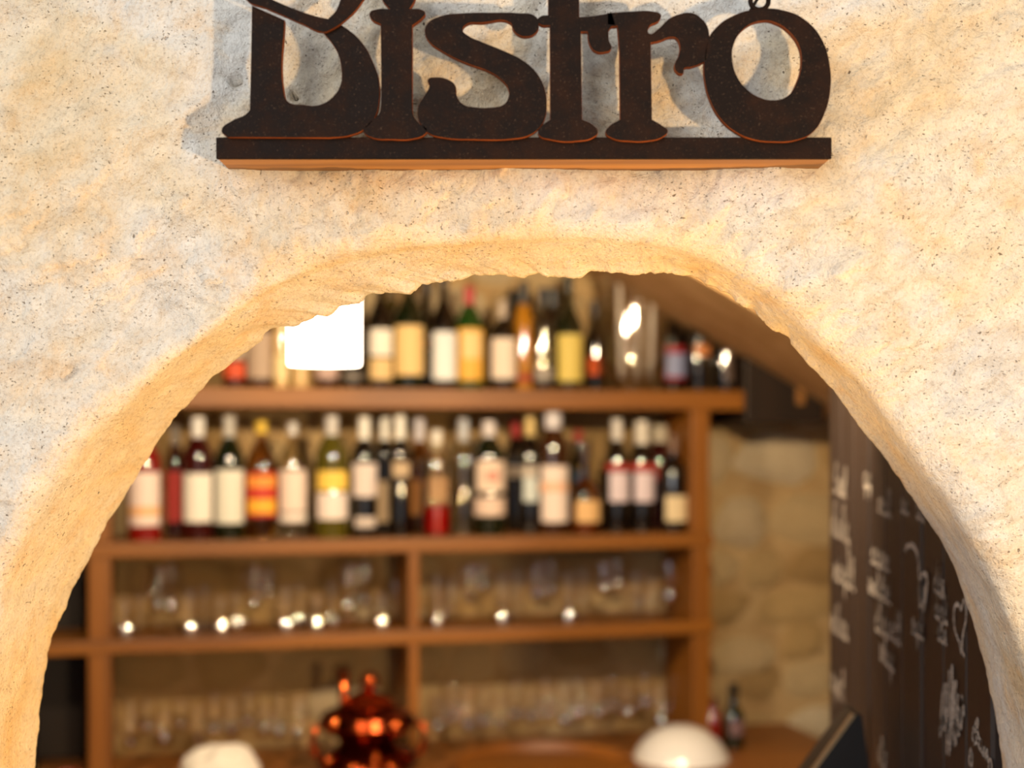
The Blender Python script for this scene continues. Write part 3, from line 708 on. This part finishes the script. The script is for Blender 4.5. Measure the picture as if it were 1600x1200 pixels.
# hatched blot
bl = []
cr = random.Random(5)
for k in range(26):
    u = k / 25; x = 1470 + u * 36; half = 66 * (1 - abs(u - 0.42) * 1.35)
    y0 = 1112 - half + cr.uniform(-14, 10) + (u - .4) * 10; y1 = 1112 + half + cr.uniform(-20, 10)
    ym = (y0 + y1) / 2 + cr.uniform(-10, 10)
    bl.append(px_stroke([(x - 2, y1), (x, ym), (x + 2, y0)], 4) if cr.random() < .7 else px_stroke([(x, y0 + (y1 - y0) * .55), (x + 1, y1)], 4))
ribbon(bl, 0.0062, 'chalk_scribble', 'dense hatched chalk blot')
ribbon([px_stroke([(1524, 1165), (1520, 1150), (1524, 1136), (1530, 1150), (1528, 1160), (1522, 1160)]), px_stroke([(1527, 1125), (1524, 1138), (1530, 1160), (1526, 1150), (1529, 1128), (1527, 1123)]),
        px_stroke([(1532, 1152), (1530, 1166), (1535, 1172), (1534, 1155), (1537, 1180), (1539, 1168), (1541, 1186), (1543, 1172), (1545, 1194)]), px_stroke([(1517, 1170), (1515, 1190), (1519, 1196), (1520, 1180), (1517, 1168)]),
        px_stroke([(1545, 1190), (1549, 1188), (1550, 1204), (1545, 1206), (1546, 1194)])], 0.006, 'chalk_lettering', 'slanted cursive chalk word at the lower right')
ribbon([px_stroke([(1415, 862), (1417, 855), (1426, 852), (1434, 866), (1437, 900), (1438, 935), (1440, 950)]), px_stroke([(1438, 950), (1437, 915), (1443, 896), (1449, 905), (1447, 935), (1443, 955), (1446, 915)])],
       0.009, 'chalk_lettering', 'large looping chalk letter')
def word(px0, py, n, xh, seed, slope=0.0):
    """cursive word running from the far end towards the arch"""
    r = random.Random(seed); D, z = on_board(px0, py); pts = [(D, z)]; st = []
    x = D
    for k in range(n):
        kind = r.choice('eelnaotdg'); wd = xh * r.uniform(0.55, 0.85); hgt = xh * (1.9 if kind in 'ltd' else 1.0) * r.uniform(0.85, 1.1)
        b_ = z + slope * (D - x); dn = -xh * 0.9 if kind == 'g' else 0
        if kind in 'elt': pts += [(x - wd * .6, b_ + hgt * .55), (x - wd * .55, b_ + hgt), (x - wd * .25, b_ + hgt * .8), (x - wd * .45, b_ + dn + .002)]
        elif kind in 'aodg': pts += [(x - wd * .5, b_ + xh), (x - wd * .1, b_ + xh * .5), (x - wd * .45, b_), (x - wd * .75, b_ + xh * .6), (x - wd * .75, b_ + hgt), (x - wd * .72, b_ + dn)]
        else: pts += [(x - wd * .25, b_ + xh), (x - wd * .3, b_), (x - wd * .6, b_ + xh), (x - wd * .7, b_)]
        x -= wd; pts.append((x, b_ + xh * .12))
    return resample([Vector(p) for p in pts], 4)
lines = [(1305, 770, 5, .026, 1), (1300, 835, 6, .030, 2), (1304, 905, 7, .028, 3), (1300, 985, 6, .030, 4), (1300, 1075, 5, .028, 5), (1372, 800, 5, .022, 6), (1362, 880, 6, .026, 7),
         (1358, 925, 8, .022, 8), (1368, 985, 7, .028, 9), (1375, 1030, 5, .024, 10), (1460, 925, 3, .022, 11), (1462, 965, 4, .020, 12), (1466, 1000, 3, .018, 13), (1425, 990, 4, .020, 14), (1372, 1190, 3, .026, 15), (1408, 800, 3, .02, 16), (1350, 760, 3, .022, 17), (1432, 810, 3, .022, 18)]
for (px, py, n_, xh, sd_) in lines:
    ribbon([word(px, py, n_, xh, sd_, -0.10 + 0.02 * (sd_ % 5))], 0.0036 if px < 1345 else 0.0048, 'chalk_lettering', 'line of cursive chalk handwriting')

# ------------------------------------------------------------------ the sign above the arch
DS = 1.333
K = 1 / 3.077
sign = thing('hanging_sign', 'dark rusty iron sign of cut-out letters on a wooden ledge above the arch', 'sign', (0, 0, 0))
def letter(label, loops, D=DS, th=0.009):
    """loops: point lists in sign-face coordinates (3.077 units per pixel); (x, y, 1) marks a corner"""
    cu = bpy.data.curves.new('letter', 'CURVE'); cu.dimensions = '2D'; cu.fill_mode = 'BOTH'; cu.resolution_u = 8
    cu.extrude = th / 2 - 0.0006; cu.bevel_depth = 0.0006; cu.bevel_resolution = 1; cu.offset = -0.0006
    for lp in loops:
        sp = cu.splines.new('BEZIER'); sp.bezier_points.add(len(lp) - 1); sp.use_cyclic_u = True
        for b_, p in zip(sp.bezier_points, lp):
            q = P(p[0], p[1], D)
            b_.co = (q.x, q.z - H, 0)
            ty = 'VECTOR' if len(p) > 2 else 'AUTO'
            b_.handle_left_type = ty; b_.handle_right_type = ty
    tmp = bpy.data.objects.new('tmp', cu); COL.objects.link(tmp)
    dg = bpy.context.evaluated_depsgraph_get(); dg.update()
    me = bpy.data.meshes.new_from_object(tmp.evaluated_get(dg)); bpy.data.objects.remove(tmp)
    me.name = 'letter'
    me.transform(Matrix.Rotation(math.radians(90), 4, 'X'))
    me.materials.clear(); me.materials.append(M['iron']); me.materials.append(M['rust'])
    for p in me.polygons: p.material_index = 0 if abs(p.normal.y) > 0.9 else 1
    o = obj('letter', me, None, sign, (0, D + th / 2, H)); o['label'] = label
    return o
def c1(pts): return [(320 + p[0] * K, p[1] * K) + tuple(p[2:]) for p in pts]
def c2(pts): return [(820 + p[0] * K, p[1] * K) + tuple(p[2:]) for p in pts]
letter('cut-out iron capital letter B', [c1([(226, 26, 1), (383, 96, 1), (378, 430), (400, 488), (470, 503), (545, 505), (610, 470), (652, 405), (656, 330), (640, 260), (612, 208), (566, 152, 1), (600, 92, 1), (690, 142), (762, 212), (808, 296), (836, 380), (838, 490), (820, 560), (780, 612), (700, 650), (600, 662, 1), (110, 660, 1), (80, 628), (130, 580), (195, 550), (216, 528, 1), (222, 250, 1)])])
letter('iron swash forming the upper bowl of the capital B', [c1([(196, -6), (300, 42), (380, 76), (470, 116), (570, 154), (610, 140), (690, 84), (752, 14), (800, -80), (800, -190), (720, -290), (560, -340), (380, -330), (240, -270), (180, -190), (215, -150), (270, -200), (380, -260), (540, -270), (640, -230), (690, -150), (690, -80), (655, -10), (630, 50), (592, 90, 1), (530, 76), (430, 42), (330, 0), (240, -40), (190, -40)])], DS - 0.006, 0.006)
letter('cut-out iron letter i', [c1([(845, 116, 1), (845, 520), (838, 545), (790, 588), (763, 630), (790, 656), (900, 670), (1000, 667), (1058, 645), (1070, 622), (1030, 592), (1003, 555), (998, 520, 1), (998, 122, 1), (1046, 84), (1060, 62), (1040, 45), (985, 42, 1), (1012, -10), (1010, -80), (960, -130), (900, -130), (850, -80), (850, -10), (888, 42, 1), (826, 44), (792, 62), (802, 92)])])
letter('cut-out iron letter s', [c1([(1590, 78), (1500, 62), (1380, 60), (1250, 62), (1130, 78), (1070, 112), (1057, 152), (1076, 196), (1140, 245), (1250, 300), (1370, 345), (1425, 382), (1458, 425), (1460, 465), (1436, 502), (1380, 516), (1300, 515), (1240, 500), (1212, 460), (1204, 410), (1170, 382), (1112, 371), (1072, 382), (1079, 412), (1058, 455), (1028, 505), (1022, 555), (1040, 600), (1075, 640), (1150, 662), (1300, 670), (1470, 668), (1560, 650), (1615, 606), (1638, 560), (1644, 490), (1632, 420), (1596, 350), (1530, 290), (1440, 245), (1330, 200), (1262, 168), (1240, 144), (1258, 116), (1330, 108), (1470, 110), (1482, 140), (1505, 165), (1545, 175), (1590, 158), (1607, 120)])])
letter('cut-out iron letter t', [c2([(112, -150, 1), (262, -200, 1), (262, 82, 1), (330, 76), (420, 60, 1), (440, 126, 1), (414, 130), (404, 188), (416, 234), (382, 250), (340, 246), (312, 212), (302, 152, 1), (270, 152, 1), (276, 574, 1), (328, 600), (352, 636), (330, 660), (270, 676), (130, 672), (64, 642), (76, 610), (122, 575, 1), (120, 122, 1), (76, 118), (60, 98), (76, 78), (112, 72, 1)])])
letter('cut-out iron letter r', [c2([(396, 62, 1), (500, 55), (620, 55), (654, 68), (648, 96), (600, 126), (598, 160), (640, 140), (690, 92), (750, 66), (806, 62), (850, 88), (880, 130), (888, 172, 1), (874, 290, 1), (850, 304), (800, 322), (768, 328), (760, 354), (728, 342), (720, 312), (740, 265), (746, 220), (728, 182), (700, 178), (650, 195), (606, 205, 1), (612, 574, 1), (660, 603), (688, 630), (666, 656), (600, 676), (500, 678), (420, 664), (388, 636), (404, 608), (458, 574, 1), (455, 240, 1), (445, 124, 1), (396, 120, 1)])])
letter('cut-out iron letter o', [c2([(862, 300), (876, 200), (920, 132), (1000, 76), (1120, 43), (1250, 50), (1350, 96), (1430, 190), (1468, 320), (1470, 430), (1442, 545), (1385, 636), (1300, 674), (1200, 681), (1100, 670), (1025, 640), (950, 580), (892, 482), (866, 385)]),
    c2([(1150, 98), (1210, 110), (1272, 152), (1320, 222), (1331, 300), (1310, 390), (1262, 462), (1190, 481), (1130, 468), (1070, 430), (1020, 365), (998, 285), (1006, 210), (1060, 132)])])
# ledge: dark iron face and wooden block behind it
x0, x1 = P(337, 0, DS + 0.006).x, P(1300, 0, DS + 0.006).x
zt_, zb_ = P(0, 214, DS + 0.006).z, P(0, 248, DS + 0.006).z
obj('ledge_face', box('ledge_face', x0, x1, DS + 0.007, DS + 0.011, zb_, zt_, 0.0008), M['iron'], sign)
obj('ledge_block', box('ledge_block', x0 + 0.0005, x1 - 0.0005, DS + 0.011, DS + 0.070, zb_ + 0.0004, zt_ - 0.0005, 0.001), M['ledge'], sign)
# ring, hook and wall pin above the o
rc = P(820 + 1128 * K, 4 * K, DS + 0.004)
pts = [(rc.x + 0.0085 * math.cos(a_), rc.y, rc.z + 0.0085 * math.sin(a_)) for a_ in [2 * math.pi * k / 24 for k in range(25)]]
ring = obj('hanging_ring', tube('hanging_ring', pts, 0.0023, 10), M['iron'], sign)
obj('wall_hook', tube('wall_hook', [(rc.x, rc.y - 0.010, rc.z + 0.012), (rc.x, rc.y - 0.008, rc.z + 0.006), (rc.x, rc.y, rc.z + 0.0048), (rc.x, rc.y + 0.03, rc.z + 0.0055), (rc.x, DF + 0.02, rc.z + 0.0055)], 0.0016, 8), M['iron'], ring)
